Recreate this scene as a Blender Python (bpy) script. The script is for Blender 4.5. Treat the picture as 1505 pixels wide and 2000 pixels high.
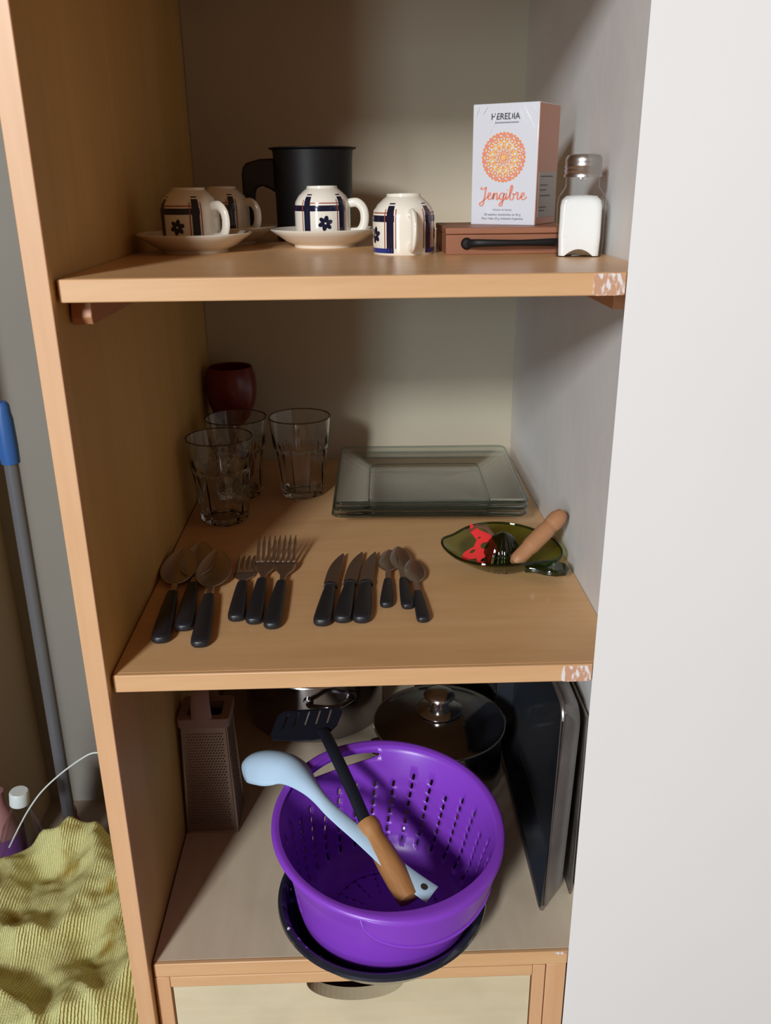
import bpy, bmesh, math, random
from mathutils import Vector, Matrix, noise
random.seed(7)
PI = math.pi
S = bpy.context.scene
for o in list(bpy.data.objects): bpy.data.objects.remove(o)
COL = S.collection

# ------------------------------------------------------------------ camera
cam = bpy.data.objects.new('camera', bpy.data.cameras.new('camera')); COL.objects.link(cam)
def cam_axes(y, p, r):
    f = Vector((math.sin(y)*math.cos(p), math.cos(y)*math.cos(p), math.sin(p)))
    rt = Vector((math.cos(y), -math.sin(y), 0)); up = rt.cross(f)
    return rt*math.cos(r)+up*math.sin(r), up*math.cos(r)-rt*math.sin(r), f
R_, U_, F_ = cam_axes(0.0271569388, -0.366103138, -0.0102500669)
cam.matrix_world = Matrix(((R_.x, U_.x, -F_.x, 0.256877614), (R_.y, U_.y, -F_.y, -0.765940267),
                           (R_.z, U_.z, -F_.z, 0.0772071173), (0, 0, 0, 1)))
cam.data.sensor_fit = 'VERTICAL'; cam.data.sensor_height = 36.0
cam.data.lens = 36*1697.71/2000; cam.data.clip_start = 0.01
S.camera = cam

# ------------------------------------------------------------------ light
S.view_settings.view_transform = 'Standard'; S.view_settings.look = 'None'
S.view_settings.gamma = 1; S.view_settings.use_curve_mapping = False
S.view_settings.exposure = 0.0
w = bpy.data.worlds.new('room_light'); S.world = w; w.use_nodes = True
w.node_tree.nodes['Background'].inputs[0].default_value = (1.0, 0.55, 0.30, 1)
w.node_tree.nodes['Background'].inputs[1].default_value = 0.13
def area(name, loc, target, sx, sy, power, col):
    l = bpy.data.lights.new(name, 'AREA'); l.shape = 'RECTANGLE'; l.size = sx; l.size_y = sy
    l.energy = power; l.color = col
    o = bpy.data.objects.new(name, l); COL.objects.link(o); o.location = loc
    o.rotation_euler = (Vector(target)-Vector(loc)).to_track_quat('-Z', 'Y').to_euler()
    return o
area('window_daylight', (-1.45, -4.0, 1.60), (0.25, 0.2, -0.2), 0.5, 0.7, 185, (0.94, 0.97, 1.0))
area('window_daylight_low', (-1.62, -4.0, 0.05), (0.25, 0.2, -0.2), 0.5, 1.4, 46, (0.74, 0.90, 1.0))

# ------------------------------------------------------------------ materials
def nmat(name):
    m = bpy.data.materials.new(name); m.use_nodes = True
    nt = m.node_tree; return m, nt, nt.nodes['Principled BSDF'], nt.nodes, nt.links
def plain(name, col, rough=0.5, metal=0.0, spec=0.5, coat=0.0, bump=0.0, bscale=200, var=0.0, vscale=30, **k):
    m, nt, b, N, L = nmat(name)
    b.inputs['Base Color'].default_value = (*col, 1); b.inputs['Roughness'].default_value = rough
    b.inputs['Metallic'].default_value = metal; b.inputs['Specular IOR Level'].default_value = spec
    b.inputs['Coat Weight'].default_value = coat; b.inputs['Coat Roughness'].default_value = 0.08
    for kk, v in k.items(): b.inputs[kk].default_value = v
    tc = N.new('ShaderNodeTexCoord')
    if var:
        n = N.new('ShaderNodeTexNoise'); n.inputs['Scale'].default_value = vscale; n.inputs['Detail'].default_value = 5
        L.new(tc.outputs['Object'], n.inputs['Vector'])
        mp = N.new('ShaderNodeMapRange'); mp.inputs['From Min'].default_value = .3; mp.inputs['From Max'].default_value = .7
        mp.inputs['To Min'].default_value = 1-var; mp.inputs['To Max'].default_value = 1+var*.4
        L.new(n.outputs['Fac'], mp.inputs['Value'])
        mx = N.new('ShaderNodeMix'); mx.data_type = 'RGBA'; mx.blend_type = 'MULTIPLY'; mx.inputs[0].default_value = 1
        mx.inputs[6].default_value = (*col, 1); L.new(mp.outputs[0], mx.inputs[7]); L.new(mx.outputs[2], b.inputs['Base Color'])
    if bump:
        n = N.new('ShaderNodeTexNoise'); n.inputs['Scale'].default_value = bscale; n.inputs['Detail'].default_value = 3
        L.new(tc.outputs['Object'], n.inputs['Vector'])
        bp = N.new('ShaderNodeBump'); bp.inputs['Strength'].default_value = bump; bp.inputs['Distance'].default_value = 0.002
        L.new(n.outputs['Fac'], bp.inputs['Height']); L.new(bp.outputs['Normal'], b.inputs['Normal'])
    return m
def wood(name, c1, c2, stretch, rough=0.45, scale=10, stains=0.0, stain_col=(.18, .12, .08)):
    """veneer: noise stretched along the grain; stretch = vector scale (small = grain direction)"""
    m, nt, b, N, L = nmat(name)
    tc = N.new('ShaderNodeTexCoord'); mp = N.new('ShaderNodeMapping'); mp.inputs['Scale'].default_value = stretch
    L.new(tc.outputs['Object'], mp.inputs['Vector'])
    n = N.new('ShaderNodeTexNoise'); n.inputs['Scale'].default_value = scale; n.inputs['Detail'].default_value = 8; n.inputs['Distortion'].default_value = .6
    L.new(mp.outputs[0], n.inputs['Vector'])
    n2 = N.new('ShaderNodeTexNoise'); n2.inputs['Scale'].default_value = scale*8; n2.inputs['Detail'].default_value = 3
    L.new(mp.outputs[0], n2.inputs['Vector'])
    ad = N.new('ShaderNodeMath'); ad.operation = 'MULTIPLY_ADD'; ad.inputs[1].default_value = .35
    L.new(n2.outputs['Fac'], ad.inputs[0]); L.new(n.outputs['Fac'], ad.inputs[2])
    cr = N.new('ShaderNodeValToRGB'); cr.color_ramp.elements[0].position = .42; cr.color_ramp.elements[1].position = .95
    cr.color_ramp.elements[0].color = (*c1, 1); cr.color_ramp.elements[1].color = (*c2, 1)
    L.new(ad.outputs[0], cr.inputs[0]); out = cr.outputs[0]
    if stains:
        n3 = N.new('ShaderNodeTexNoise'); n3.inputs['Scale'].default_value = 9; n3.inputs['Detail'].default_value = 6
        L.new(tc.outputs['Object'], n3.inputs['Vector'])
        c3 = N.new('ShaderNodeValToRGB'); c3.color_ramp.elements[0].position = .5; c3.color_ramp.elements[1].position = .75
        c3.color_ramp.elements[0].color = (0, 0, 0, 1); c3.color_ramp.elements[1].color = (stains,)*3+(1,)
        L.new(n3.outputs['Fac'], c3.inputs[0])
        mx = N.new('ShaderNodeMix'); mx.data_type = 'RGBA'; L.new(c3.outputs[0], mx.inputs[0]); L.new(out, mx.inputs[6])
        mx.inputs[7].default_value = (*stain_col, 1); out = mx.outputs[2]
    L.new(out, b.inputs['Base Color']); b.inputs['Roughness'].default_value = rough
    bp = N.new('ShaderNodeBump'); bp.inputs['Strength'].default_value = .08; bp.inputs['Distance'].default_value = .001
    L.new(ad.outputs[0], bp.inputs['Height']); L.new(bp.outputs['Normal'], b.inputs['Normal'])
    return m
def thin_glass(name, tint, refl=1.0, rough=0.03, ior=1.5):
    m, nt, b, N, L = nmat(name); N.remove(b)
    t = N.new('ShaderNodeBsdfTransparent'); t.inputs[0].default_value = (*tint, 1)
    g = N.new('ShaderNodeBsdfGlossy'); g.inputs['Roughness'].default_value = rough
    # Schlick reflectance, the same from both sides of the surface
    ge = N.new('ShaderNodeNewGeometry'); dt = N.new('ShaderNodeVectorMath'); dt.operation = 'DOT_PRODUCT'
    L.new(ge.outputs['Normal'], dt.inputs[0]); L.new(ge.outputs['Incoming'], dt.inputs[1])
    def mth(op, a, b_=None, clamp=False):
        q = N.new('ShaderNodeMath'); q.operation = op; q.use_clamp = clamp
        for k_, v_ in enumerate((a, b_)):
            if v_ is None: continue
            if isinstance(v_, (int, float)): q.inputs[k_].default_value = v_
            else: L.new(v_, q.inputs[k_])
        return q.outputs[0]
    f0 = ((ior-1)/(ior+1))**2
    c_ = mth('SUBTRACT', 1.0, mth('ABSOLUTE', dt.outputs['Value']), True)
    mu = mth('MULTIPLY', mth('ADD', mth('MULTIPLY', mth('POWER', c_, 5.0), 1-f0), f0), refl, True)
    mx = N.new('ShaderNodeMixShader'); L.new(mu, mx.inputs[0]); L.new(t.outputs[0], mx.inputs[1]); L.new(g.outputs[0], mx.inputs[2])
    L.new(mx.outputs[0], N['Material Output'].inputs['Surface'])
    return m
M = {}
M['panel_in'] = wood('panel_veneer', (.58, .37, .115), (.72, .48, .17), (1.2, 1.2, .12), .5, 8)
M['edge'] = wood('beech_edge', (.64, .36, .165), (.78, .48, .25), (.15, 1, 1.5), .42, 14)
M['edge_v'] = wood('beech_edge_upright', (.66, .36, .17), (.78, .47, .26), (1.5, 1, .12), .42, 12)
M['shelf'] = wood('beech_shelf', (.62, .35, .15), (.80, .50, .25), (.14, 1.1, 1), .33, 9, .12, (.45, .27, .15))
M['shelf_low'] = wood('dusty_beech_shelf', (.62, .50, .35), (.76, .64, .48), (1.0, .15, 1), .4, 9, .3, (.42, .34, .25))
M['drawer'] = wood('pale_birch', (.66, .56, .36), (.80, .71, .50), (.12, 1, 1.4), .5, 9, .35, (.42, .38, .25))
M['dark_wood'] = wood('brown_wood', (.15, .06, .035), (.27, .12, .07), (.2, 1, 1), .4, 14)
M['red_wood'] = wood('reddish_wood', (.25, .09, .045), (.38, .155, .08), (.2, 1, 1), .45, 14)
M['cleat'] = wood('brown_cleat', (.45, .18, .08), (.56, .26, .12), (1, .2, 1), .5, 12)
M['back'] = plain('cream_back_board', (.56, .50, .38), .7, bump=.05, bscale=60, var=.05, vscale=4)
M['side_w'] = plain('white_side_paint', (.74, .73, .71), .65, bump=.25, bscale=35, var=.06, vscale=8)
M['white'] = plain('white_wall_paint', (.86, .84, .82), .6, bump=.08, bscale=40, var=.02, vscale=3)
M['grey_wall'] = plain('grey_wall_paint', (.27, .25, .215), .75, bump=.06, bscale=30, var=.06, vscale=3)
M['brown_wall'] = plain('ochre_wall_paint', (.46, .36, .24), .75, bump=.06, bscale=30, var=.06, vscale=3)
M['floor'] = plain('floor_brown', (.30, .23, .17), .55, var=.2, vscale=8)
M['ceramic'] = plain('cream_ceramic', (.86, .80, .68), .12, spec=.6, coat=.4)
M['navy'] = plain('navy_glaze', (.009, .010, .030), .12, coat=.4)
M['blue_glaze'] = plain('blue_glaze', (.02, .035, .22), .12, coat=.4)
M['rust'] = plain('rust_glaze', (.35, .07, .03), .2)
M['black'] = plain('black_plastic', (.016, .016, .020), .38)
M['blackm'] = plain('black_enamel_metal', (.008, .007, .007), .5, spec=.3)
M['navyplastic'] = plain('dark_nylon', (.012, .014, .024), .4)
M['steel'] = plain('stainless_steel', (.60, .50, .42), .36, 1.0, bump=.02, bscale=90)
M['steel_b'] = plain('brushed_steel', (.50, .42, .37), .38, 1.0, bump=.08, bscale=300)
M['pot'] = plain('polished_pot_steel', (.34, .32, .33), .13, 1.0)
M['potrim'] = plain('bright_rim_steel', (.8, .78, .76), .15, 1.0)
M['tray'] = plain('dark_tray_enamel', (.03, .035, .045), .18, coat=.5, bump=.15, bscale=18)
M['trayrim'] = plain('tray_outside_metal', (.36, .33, .31), .35, .8, var=.3, vscale=15)
M['sheet'] = plain('stained_aluminium', (.40, .35, .30), .4, .7, var=.5, vscale=14)
M['purple'] = plain('purple_plastic', (.26, .055, .60), .34, spec=.5, **{'Subsurface Weight': 0.0})
M['whiteblue'] = plain('pale_blue_plastic', (.54, .74, .93), .22)
M['handlewood'] = wood('turned_handle_wood', (.36, .15, .045), (.58, .30, .12), (1, 1, .18), .45, 25)
M['pestle'] = wood('pale_pestle_wood', (.38, .175, .075), (.48, .24, .12), (1, 1, .2), .5, 20)
M['pinkplastic'] = plain('dusty_pink_plastic', (.34, .235, .21), .4)
M['grater'] = plain('grater_metal', (.34, .27, .24), .35, .75)
M['grhole'] = plain('grater_hole_dark', (.05, .035, .03), .6)
M['redcup'] = plain('wine_red_lacquer', (.16, .008, .010), .3, coat=.3)
M['salt'] = plain('salt', (.92, .91, .90), .9, bump=.3, bscale=900)
M['lid'] = plain('shaker_lid_steel', (.50, .47, .45), .32, 1.0)
M['glass'] = thin_glass('clear_glass', (.97, .98, .97), 1.3)
M['glass_r'] = plain('refracting_glass', (.96, .96, .95), .02, **{'Transmission Weight': 1.0, 'IOR': 1.45})
M['glass_t'] = thin_glass('tumbler_glass', (.93, .93, .91), 1.6)
M['glass_p'] = thin_glass('plate_glass', (.97, .98, .975), 2.3, .06)
M['glass_e'] = thin_glass('plate_edge_glass', (.55, .68, .67), 1.8, .08)
M['glass_w'] = thin_glass('plate_well_glass', (.72, .80, .79), 2.2, .08)
M['glass_g'] = thin_glass('green_glass', (.60, .68, .38), 1.1)
M['glass_gd'] = thin_glass('green_glass_thick', (.26, .38, .24), 1.8)
M['carton'] = plain('white_carton_in_film', (.70, .71, .76), .22, coat=1.0, bump=.25, bscale=45)
M['carton_o'] = plain('brown_orange_carton', (.50, .17, .07), .3, coat=.6)
M['carton_g'] = plain('grey_carton_panel', (.36, .30, .26), .35, coat=.4)
M['ink_o'] = plain('orange_ink', (.85, .28, .06), .4)
M['ink_y'] = plain('amber_ink', (.90, .48, .10), .4)
M['ink_c'] = plain('coral_ink', (.80, .25, .16), .4)
M['ink_k'] = plain('dark_ink', (.06, .06, .07), .4)
M['ink_gr'] = plain('grey_ink', (.30, .30, .33), .4)
M['film'] = plain('film_crease_gloss', (.9, .92, .95), .12, coat=1.0)
M['red'] = plain('red_plastic', (.72, .03, .03), .35)
M['bluep'] = plain('blue_plastic', (.03, .12, .38), .4)
M['greymetal'] = plain('grey_painted_tube', (.17, .18, .20), .3, .3)
M['capw'] = plain('milky_cap', (.66, .74, .74), .4)
M['pet'] = thin_glass('clear_pet', (.92, .93, .93), 1.2, .08)
M['pinkb'] = plain('pink_bottle', (.36, .17, .17), .35)
M['labelp'] = plain('violet_label', (.20, .06, .30), .5)
M['wire'] = plain('white_wire', (.66, .72, .70), .4)
M['bucket'] = plain('violet_bucket', (.12, .02, .13), .4)
M['crate'] = plain('brown_carton_box', (.25, .17, .11), .8)
# speckled black enamel of the basin
def speckle():
    m, nt, b, N, L = nmat('speckled_enamel')
    tc = N.new('ShaderNodeTexCoord'); v = N.new('ShaderNodeTexVoronoi'); v.inputs['Scale'].default_value = 60
    L.new(tc.outputs['Object'], v.inputs['Vector'])
    lt = N.new('ShaderNodeMath'); lt.operation = 'LESS_THAN'; lt.inputs[1].default_value = .15; L.new(v.outputs['Distance'], lt.inputs[0])
    mx = N.new('ShaderNodeMix'); mx.data_type = 'RGBA'; L.new(lt.outputs[0], mx.inputs[0])
    mx.inputs[6].default_value = (.016, .020, .034, 1); mx.inputs[7].default_value = (.75, .78, .85, 1)
    L.new(mx.outputs[2], b.inputs['Base Color']); b.inputs['Roughness'].default_value = .14; b.inputs['Coat Weight'].default_value = .4
    return m
M['speckle'] = speckle()
def paint_patch():
    m, nt, b, N, L = nmat('torn_white_paint')
    tc = N.new('ShaderNodeTexCoord'); mp = N.new('ShaderNodeMapping'); mp.inputs['Scale'].default_value = (1, 1, .35)
    mp.inputs['Rotation'].default_value = (0, .5, 0); L.new(tc.outputs['Object'], mp.inputs['Vector'])
    n = N.new('ShaderNodeTexNoise'); n.inputs['Scale'].default_value = 110; n.inputs['Detail'].default_value = 4; n.inputs['Distortion'].default_value = 2.5
    L.new(mp.outputs[0], n.inputs['Vector'])
    cr = N.new('ShaderNodeValToRGB'); cr.color_ramp.elements[0].position = .46; cr.color_ramp.elements[1].position = .56
    cr.color_ramp.elements[0].color = (.62, .33, .20, 1); cr.color_ramp.elements[1].color = (.82, .78, .76, 1)
    L.new(n.outputs['Fac'], cr.inputs[0]); L.new(cr.outputs[0], b.inputs['Base Color']); b.inputs['Roughness'].default_value = .7
    return m
M['patch'] = paint_patch()
def cloth_mat():
    m, nt, b, N, L = nmat('yellow_ribbed_cotton')
    uv = N.new('ShaderNodeUVMap'); uv.uv_map = 'UVMap'
    wv = N.new('ShaderNodeTexWave'); wv.bands_direction = 'X'; wv.inputs['Scale'].default_value = 13; wv.inputs['Distortion'].default_value = 1.6
    wv.inputs['Detail'].default_value = 3; wv.inputs['Detail Scale'].default_value = 3
    L.new(uv.outputs[0], wv.inputs['Vector'])
    n = N.new('ShaderNodeTexNoise'); n.inputs['Scale'].default_value = 90; n.inputs['Detail'].default_value = 5; L.new(uv.outputs[0], n.inputs['Vector'])
    n2 = N.new('ShaderNodeTexNoise'); n2.inputs['Scale'].default_value = 3.2; n2.inputs['Detail'].default_value = 4; L.new(uv.outputs[0], n2.inputs['Vector'])
    cr = N.new('ShaderNodeValToRGB'); e = cr.color_ramp.elements
    e[0].position = .30; e[0].color = (.50, .36, .07, 1); e[1].position = .46; e[1].color = (.88, .86, .38, 1)
    L.new(n2.outputs['Fac'], cr.inputs[0])
    mx = N.new('ShaderNodeMix'); mx.data_type = 'RGBA'; mx.blend_type = 'MULTIPLY'; mx.inputs[0].default_value = .28
    L.new(cr.outputs[0], mx.inputs[6]); L.new(wv.outputs['Color'], mx.inputs[7]); L.new(mx.outputs[2], b.inputs['Base Color'])
    ad = N.new('ShaderNodeMath'); ad.operation = 'ADD'; L.new(wv.outputs['Fac'], ad.inputs[0]); L.new(n.outputs['Fac'], ad.inputs[1])
    bp = N.new('ShaderNodeBump'); bp.inputs['Strength'].default_value = .8; bp.inputs['Distance'].default_value = .003
    L.new(ad.outputs[0], bp.inputs['Height']); L.new(bp.outputs['Normal'], b.inputs['Normal'])
    b.inputs['Roughness'].default_value = .95; b.inputs['Specular IOR Level'].default_value = .1
    return m
M['cloth'] = cloth_mat()

# ------------------------------------------------------------------ helpers
def meshdata(name, verts, faces, mats, fm=None, smooth=True, angle=40):
    me = bpy.data.meshes.new(name); me.from_pydata([tuple(v) for v in verts], [], faces)
    for m in (mats if isinstance(mats, (list, tuple)) else [mats]): me.materials.append(M[m])
    if fm: me.polygons.foreach_set('material_index', fm)
    bm = bmesh.new(); bm.from_mesh(me); bmesh.ops.recalc_face_normals(bm, faces=bm.faces)
    for f in bm.faces: f.smooth = smooth
    if smooth:
        for e in bm.edges:
            if len(e.link_faces) == 2 and e.calc_face_angle(0) > math.radians(angle): e.smooth = False
    bm.to_mesh(me); bm.free(); me.update()
    return me
def link(name, me, parent=None, loc=(0, 0, 0), rot=(0, 0, 0)):
    o = bpy.data.objects.new(name, me); COL.objects.link(o); o.location = loc; o.rotation_euler = rot
    if parent: o.parent = parent
    return o
class G:
    """collects shapes into one mesh"""
    def __init__(s): s.v = []; s.f = []; s.m = []
    def add(s, v, f, mi=0):
        k = len(s.v); s.v += [Vector(p) for p in v]; s.f += [tuple(i+k for i in q) for q in f]; s.m += [mi]*len(f); return s
    def box(s, x0, x1, y0, y1, z0, z1, mi=0):
        v = [(x, y, z) for x in (x0, x1) for y in (y0, y1) for z in (z0, z1)]
        return s.add(v, [(0, 1, 3, 2), (4, 6, 7, 5), (0, 4, 5, 1), (2, 3, 7, 6), (0, 2, 6, 4), (1, 5, 7, 3)], mi)
    def prism(s, pts, a, b, axis='z', mi=0):
        n = len(pts)
        def P(p, t): return {'z': (p[0], p[1], t), 'y': (p[0], t, p[1]), 'x': (t, p[0], p[1])}[axis]
        v = [P(p, a) for p in pts]+[P(p, b) for p in pts]
        f = [tuple(range(n))[::-1], tuple(range(n, 2*n))]+[(i, (i+1) % n, n+(i+1) % n, n+i) for i in range(n)]
        return s.add(v, f, mi)
    def lathe(s, prof, n=48, mi=0, c=(0, 0, 0), rfun=None, a0=0):
        v = []; f = []; idx = []
        for (r, z) in prof:
            if r < 1e-6: idx.append([len(v)]*n); v.append((c[0], c[1], c[2]+z))
            else:
                idx.append([len(v)+i for i in range(n)])
                for i in range(n):
                    a = a0+2*PI*i/n; rr = r*(rfun(a, z) if rfun else 1)
                    v.append((c[0]+rr*math.cos(a), c[1]+rr*math.sin(a), c[2]+z))
        for A, B in zip(idx, idx[1:]):
            for i in range(n):
                j = (i+1) % n; q = []
                for t in (A[i], A[j], B[j], B[i]):
                    if t not in q: q.append(t)
                if len(q) > 2: f.append(tuple(q))
        return s.add(v, f, mi)
    def tube(s, pts, rad, n=12, mi=0, closed=False, flat=1.0, up=(0, 0, 1), cap=True):
        """sweep; rad scalar or list of r or (ra, rb)"""
        pts = [Vector(p) for p in pts]; k = len(pts); v = []; f = []
        if not isinstance(rad, list): rad = [rad]*k
        for i, p in enumerate(pts):
            if closed: t = pts[(i+1) % k]-pts[i-1]
            else: t = pts[min(i+1, k-1)]-pts[max(i-1, 0)]
            t.normalize(); side = t.cross(Vector(up))
            if side.length < 1e-4: side = t.cross(Vector((1, 0, 0)))
            side.normalize(); nn = side.cross(t)
            ra, rb = rad[i] if isinstance(rad[i], tuple) else (rad[i], rad[i]*flat)
            for j in range(n):
                a = 2*PI*j/n; v.append(p+side*ra*math.cos(a)+nn*rb*math.sin(a))
        for i in range(k if closed else k-1):
            a = i*n; b = ((i+1) % k)*n
            for j in range(n): f.append((a+j, a+(j+1) % n, b+(j+1) % n, b+j))
        if cap and not closed: f += [tuple(range(n))[::-1], tuple(range((k-1)*n, k*n))]
        return s.add(v, f, mi)
    def obj(s, name, mats, parent=None, loc=(0, 0, 0), rot=(0, 0, 0), smooth=True, angle=40, bevel=0, seg=2, subsurf=0, solid=0):
        o = link(name, meshdata(name, s.v, s.f, mats, s.m, smooth, angle), parent, loc, rot)
        if solid:
            md = o.modifiers.new('thickness', 'SOLIDIFY'); md.thickness = solid; md.offset = 0
        if bevel:
            md = o.modifiers.new('bevel', 'BEVEL'); md.width = bevel; md.segments = seg; md.limit_method = 'ANGLE'; md.angle_limit = math.radians(35)
        if subsurf:
            md = o.modifiers.new('subsurf', 'SUBSURF'); md.levels = subsurf; md.render_levels = subsurf
        return o
def rrect(w, h, r, n=6, cx=0, cy=0):
    out = []
    for sx, sy, a in ((1, 1, 0), (-1, 1, PI/2), (-1, -1, PI), (1, -1, 3*PI/2)):
        for i in range(n+1):
            t = a+PI/2*i/n; out.append((cx+sx*(w/2-r)+r*math.cos(t), cy+sy*(h/2-r)+r*math.sin(t)))
    return out
def loft(g, rings, mi=0, cap0=True, cap1=True):
    n = len(rings[0]); v = [p for r in rings for p in r]; f = []
    for k in range(len(rings)-1):
        for i in range(n): f.append((k*n+i, k*n+(i+1) % n, (k+1)*n+(i+1) % n, (k+1)*n+i))
    if cap0: f.append(tuple(range(n))[::-1])
    if cap1: f.append(tuple(range((len(rings)-1)*n, len(rings)*n)))
    g.add(v, f, mi); return g
def catmull(pts, k=8):
    pts = [Vector(p) for p in pts]; out = []
    for i in range(len(pts)-1):
        p0 = pts[max(i-1, 0)]; p1 = pts[i]; p2 = pts[i+1]; p3 = pts[min(i+2, len(pts)-1)]
        for j in range(k):
            t = j/k
            out.append(.5*((2*p1)+(p2-p0)*t+(2*p0-5*p1+4*p2-p3)*t*t+(3*p1-p0-3*p2+p3)*t**3))
    out.append(pts[-1]); return out
def tag(o, label, cat, group=None, kind=None):
    if label: o['label'] = label
    if cat: o['category'] = cat
    if group: o['group'] = group
    if kind: o['kind'] = kind
    return o
def thing(name, label, cat, loc=(0, 0, 0), rot=(0, 0, 0), group=None):
    o = bpy.data.objects.new(name, None); COL.objects.link(o); o.empty_display_size = .02
    o.location = loc; o.rotation_euler = rot
    return tag(o, label, cat, group)
def struct(o): o['kind'] = 'structure'; return o
def dup(root, loc, rot, label):
    r = root.copy(); COL.objects.link(r); r.location = loc; r.rotation_euler = rot; r['label'] = label
    for ch in list(root.children):
        c = ch.copy(); COL.objects.link(c); c.parent = r
        for gch in list(ch.children):
            d = gch.copy(); COL.objects.link(d); d.parent = c
    return r

W, D, ZB, ZC, T = .52, .715, -.3876, -.7768, .0196
XW = .4883; ZF = -1.30; ZT = .330

# ------------------------------------------------------------------ the setting
struct(G().box(-.55, .60, .945, 1.0, ZF, 1.3).obj('wall_back', 'grey_wall'))
struct(G().box(-.56, -.50, .70, .945, ZF, 1.3).obj('wall_left', 'brown_wall'))
struct(G().box(-.56, 1.7, -1.4, 1.0, ZF-.04, ZF).obj('floor', 'floor'))
# white wall flush with the cabinet front; its return is bevelled back into the niche
struct(G().prism([(XW, 0), (1.9, 0), (1.9, .10), (.53, .10), (W, .062)], ZF, 1.3).obj('wall_right', 'white'))
# painted side of the niche
struct(G().box(W, W+.03, .0622, D+.02, ZF, 1.3).obj('wall_niche', 'side_w'))
struct(G().box(0, W+.03, D, D+.02, ZF, ZT+.02).obj('trim_1', 'back', smooth=False))
bpy.data.objects['trim_1'].name = 'wall_cabinet_back'

# ------------------------------------------------------------------ cabinet carcass
cab = thing('cabinet', 'open beech cabinet niche with tall left side panel and pale drawer front', 'cabinet', (0, 0, ZF))
def cp(g, name, mats, label=None, **k):
    o = g.obj(name, mats, cab, (0, 0, -ZF), **k)
    if label: o['label'] = label
    return o
cp(G().box(-.019, -.0015, -.006, D+.01, ZF, ZT+.02), 'side_panel', 'panel_in')
cp(G().box(-.0212, -.0012, -.012, -.006, ZF, ZT+.02), 'edge_strip', 'edge_v', 'orange-beige solid wood front edge of the side panel', bevel=.001)
cp(G().box(-.001, W, .0, D, ZT, ZT+.02), 'top_board', 'shelf')
cp(G().box(.0, .018, -.0, .018, ZF, ZC-T-.0008), 'stile', 'edge_v', bevel=.0008)
cp(G().box(.4475, .4625, -.0, .018, ZF, ZC-T-.0008), 'stile', 'edge_v', bevel=.0008)
cp(G().box(.464, XW-.0008, .001, .018, ZF, ZC-T-.0008), 'stile', 'edge_v', bevel=.0008)
cp(G().box(.0185, .447, .0, .018, ZC-T-.0165, ZC-T-.0008), 'rail', 'edge', bevel=.0008)
# drawer front with a cut-out finger notch at its top edge
zt = ZC-T-.0185; cx, rx, rz = .236, .058, .031
pts = [(.0205, ZF+.02), (.4455, ZF+.02), (.4455, zt)]
for i in range(25):
    a = -PI*i/24; pts.append((cx+rx*math.cos(a), zt+rz*math.sin(a)*(1 if True else 0)))
pts += [(.0205, zt)]
cp(G().prism(pts, .002, .02, 'y'), 'drawer_front', 'drawer', 'pale birch drawer front with half-round finger notch', smooth=False)
cp(G().box(.02, .447, .30, .31, ZF, zt), 'inner_board', 'dark_wood')

def shelf(z, name, label, topm, patch_x, grp):
    t = thing(name, label, 'shelf', (0, 0, z), group=grp)
    o = [(.0006, .006), (XW-.0008+.0033, .006), (W-.0008, .0615), (W-.0008, D-.0008), (.0006, D-.0008)]
    G().prism(o, -T, 0).obj('board', topm, t, smooth=False)
    G().prism([(.0006, 0), (XW-.0008, 0), (XW-.0008+.0032, .0058), (.0006, .0058)], -T, 0).obj('edge_strip', 'edge', t, bevel=.0012)
    g = G()
    random.seed(int(abs(z)*1000)+3)
    def blob(x0, x1, z0, z1):
        n = 44; pp = []
        for i in range(n):
            a = 2*PI*i/n; c = math.cos(a); s_ = math.sin(a); m = max(abs(c), abs(s_)); q = random.uniform(.93, 1.0)
            pp.append(((x0+x1)/2+(x1-x0)/2*c/m*q, (z0+z1)/2+(z1-z0)/2*s_/m*q))
        g.prism(pp, -.0004, .0006, 'y')
    blob(*patch_x); g.obj('paint_residue', 'patch', t, smooth=False)
    return t
shelf(0, 'shelf_board', 'top beech shelf with torn white paint patch at its right front end, carrying the cups', 'shelf', (.459, XW-.001, -T, -.0005), 'beech shelves')
shelf(ZB, 'shelf_board', 'middle beech shelf carrying the cutlery, drinking glasses and glass plates', 'shelf', (.456, XW-.001, -T, -.001), 'beech shelves')
shelf(ZC, 'shelf_board', 'lowest greyish beech shelf carrying the purple colander, grater and pots', 'shelf_low', (.472, XW-.001, -.004, -.0005), 'beech shelves')
for (x0, x1, side) in ((.0006, .019, 'left'), (.5, W-.0006, 'right')):
    y0 = .026 if side == 'left' else .075
    o = G().prism([(y0+.004, -T-.0004), (y0, -.036), (y0+.004, -.0425), (D-.01, -.0425), (D-.01, -T-.0004)], x0, x1, 'x').obj('shelf_batten', 'cleat', bevel=.001)
    tag(o, 'brown wooden batten under the top shelf on the %s side' % side, 'batten', 'shelf battens')

# ------------------------------------------------------------------ cups and saucers
CUP = [(.0325, 0), (.0335, .002), (.0338, .012), (.0338, .038), (.0325, .0445), (.0285, .051), (.0225, .0565), (.0188, .0592), (.0182, .062)]
def cup_r(z):
    for (r0, z0), (r1, z1) in zip(CUP, CUP[1:]):
        if z0 <= z <= z1: return r0+(r1-r0)*(z-z0)/(z1-z0)
    return CUP[-1][0]
def on_cup(a, z, off=.00035):   # a=0 is the handle (+x)
    r = cup_r(z)+off; return (r*math.cos(a), r*math.sin(a), z)
def band(g, a0, a1, z0, z1, mi=0, na=2, nz=12, curve=0.0):
    v = []; f = []
    for j in range(nz+1):
        z = z0+(z1-z0)*j/nz
        for i in range(na+1): v.append(on_cup(a0+(a1-a0)*i/na, z))
    for j in range(nz):
        for i in range(na): k = j*(na+1)+i; f.append((k, k+1, k+na+2, k+na+1))
    g.add(v, f, mi)
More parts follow.
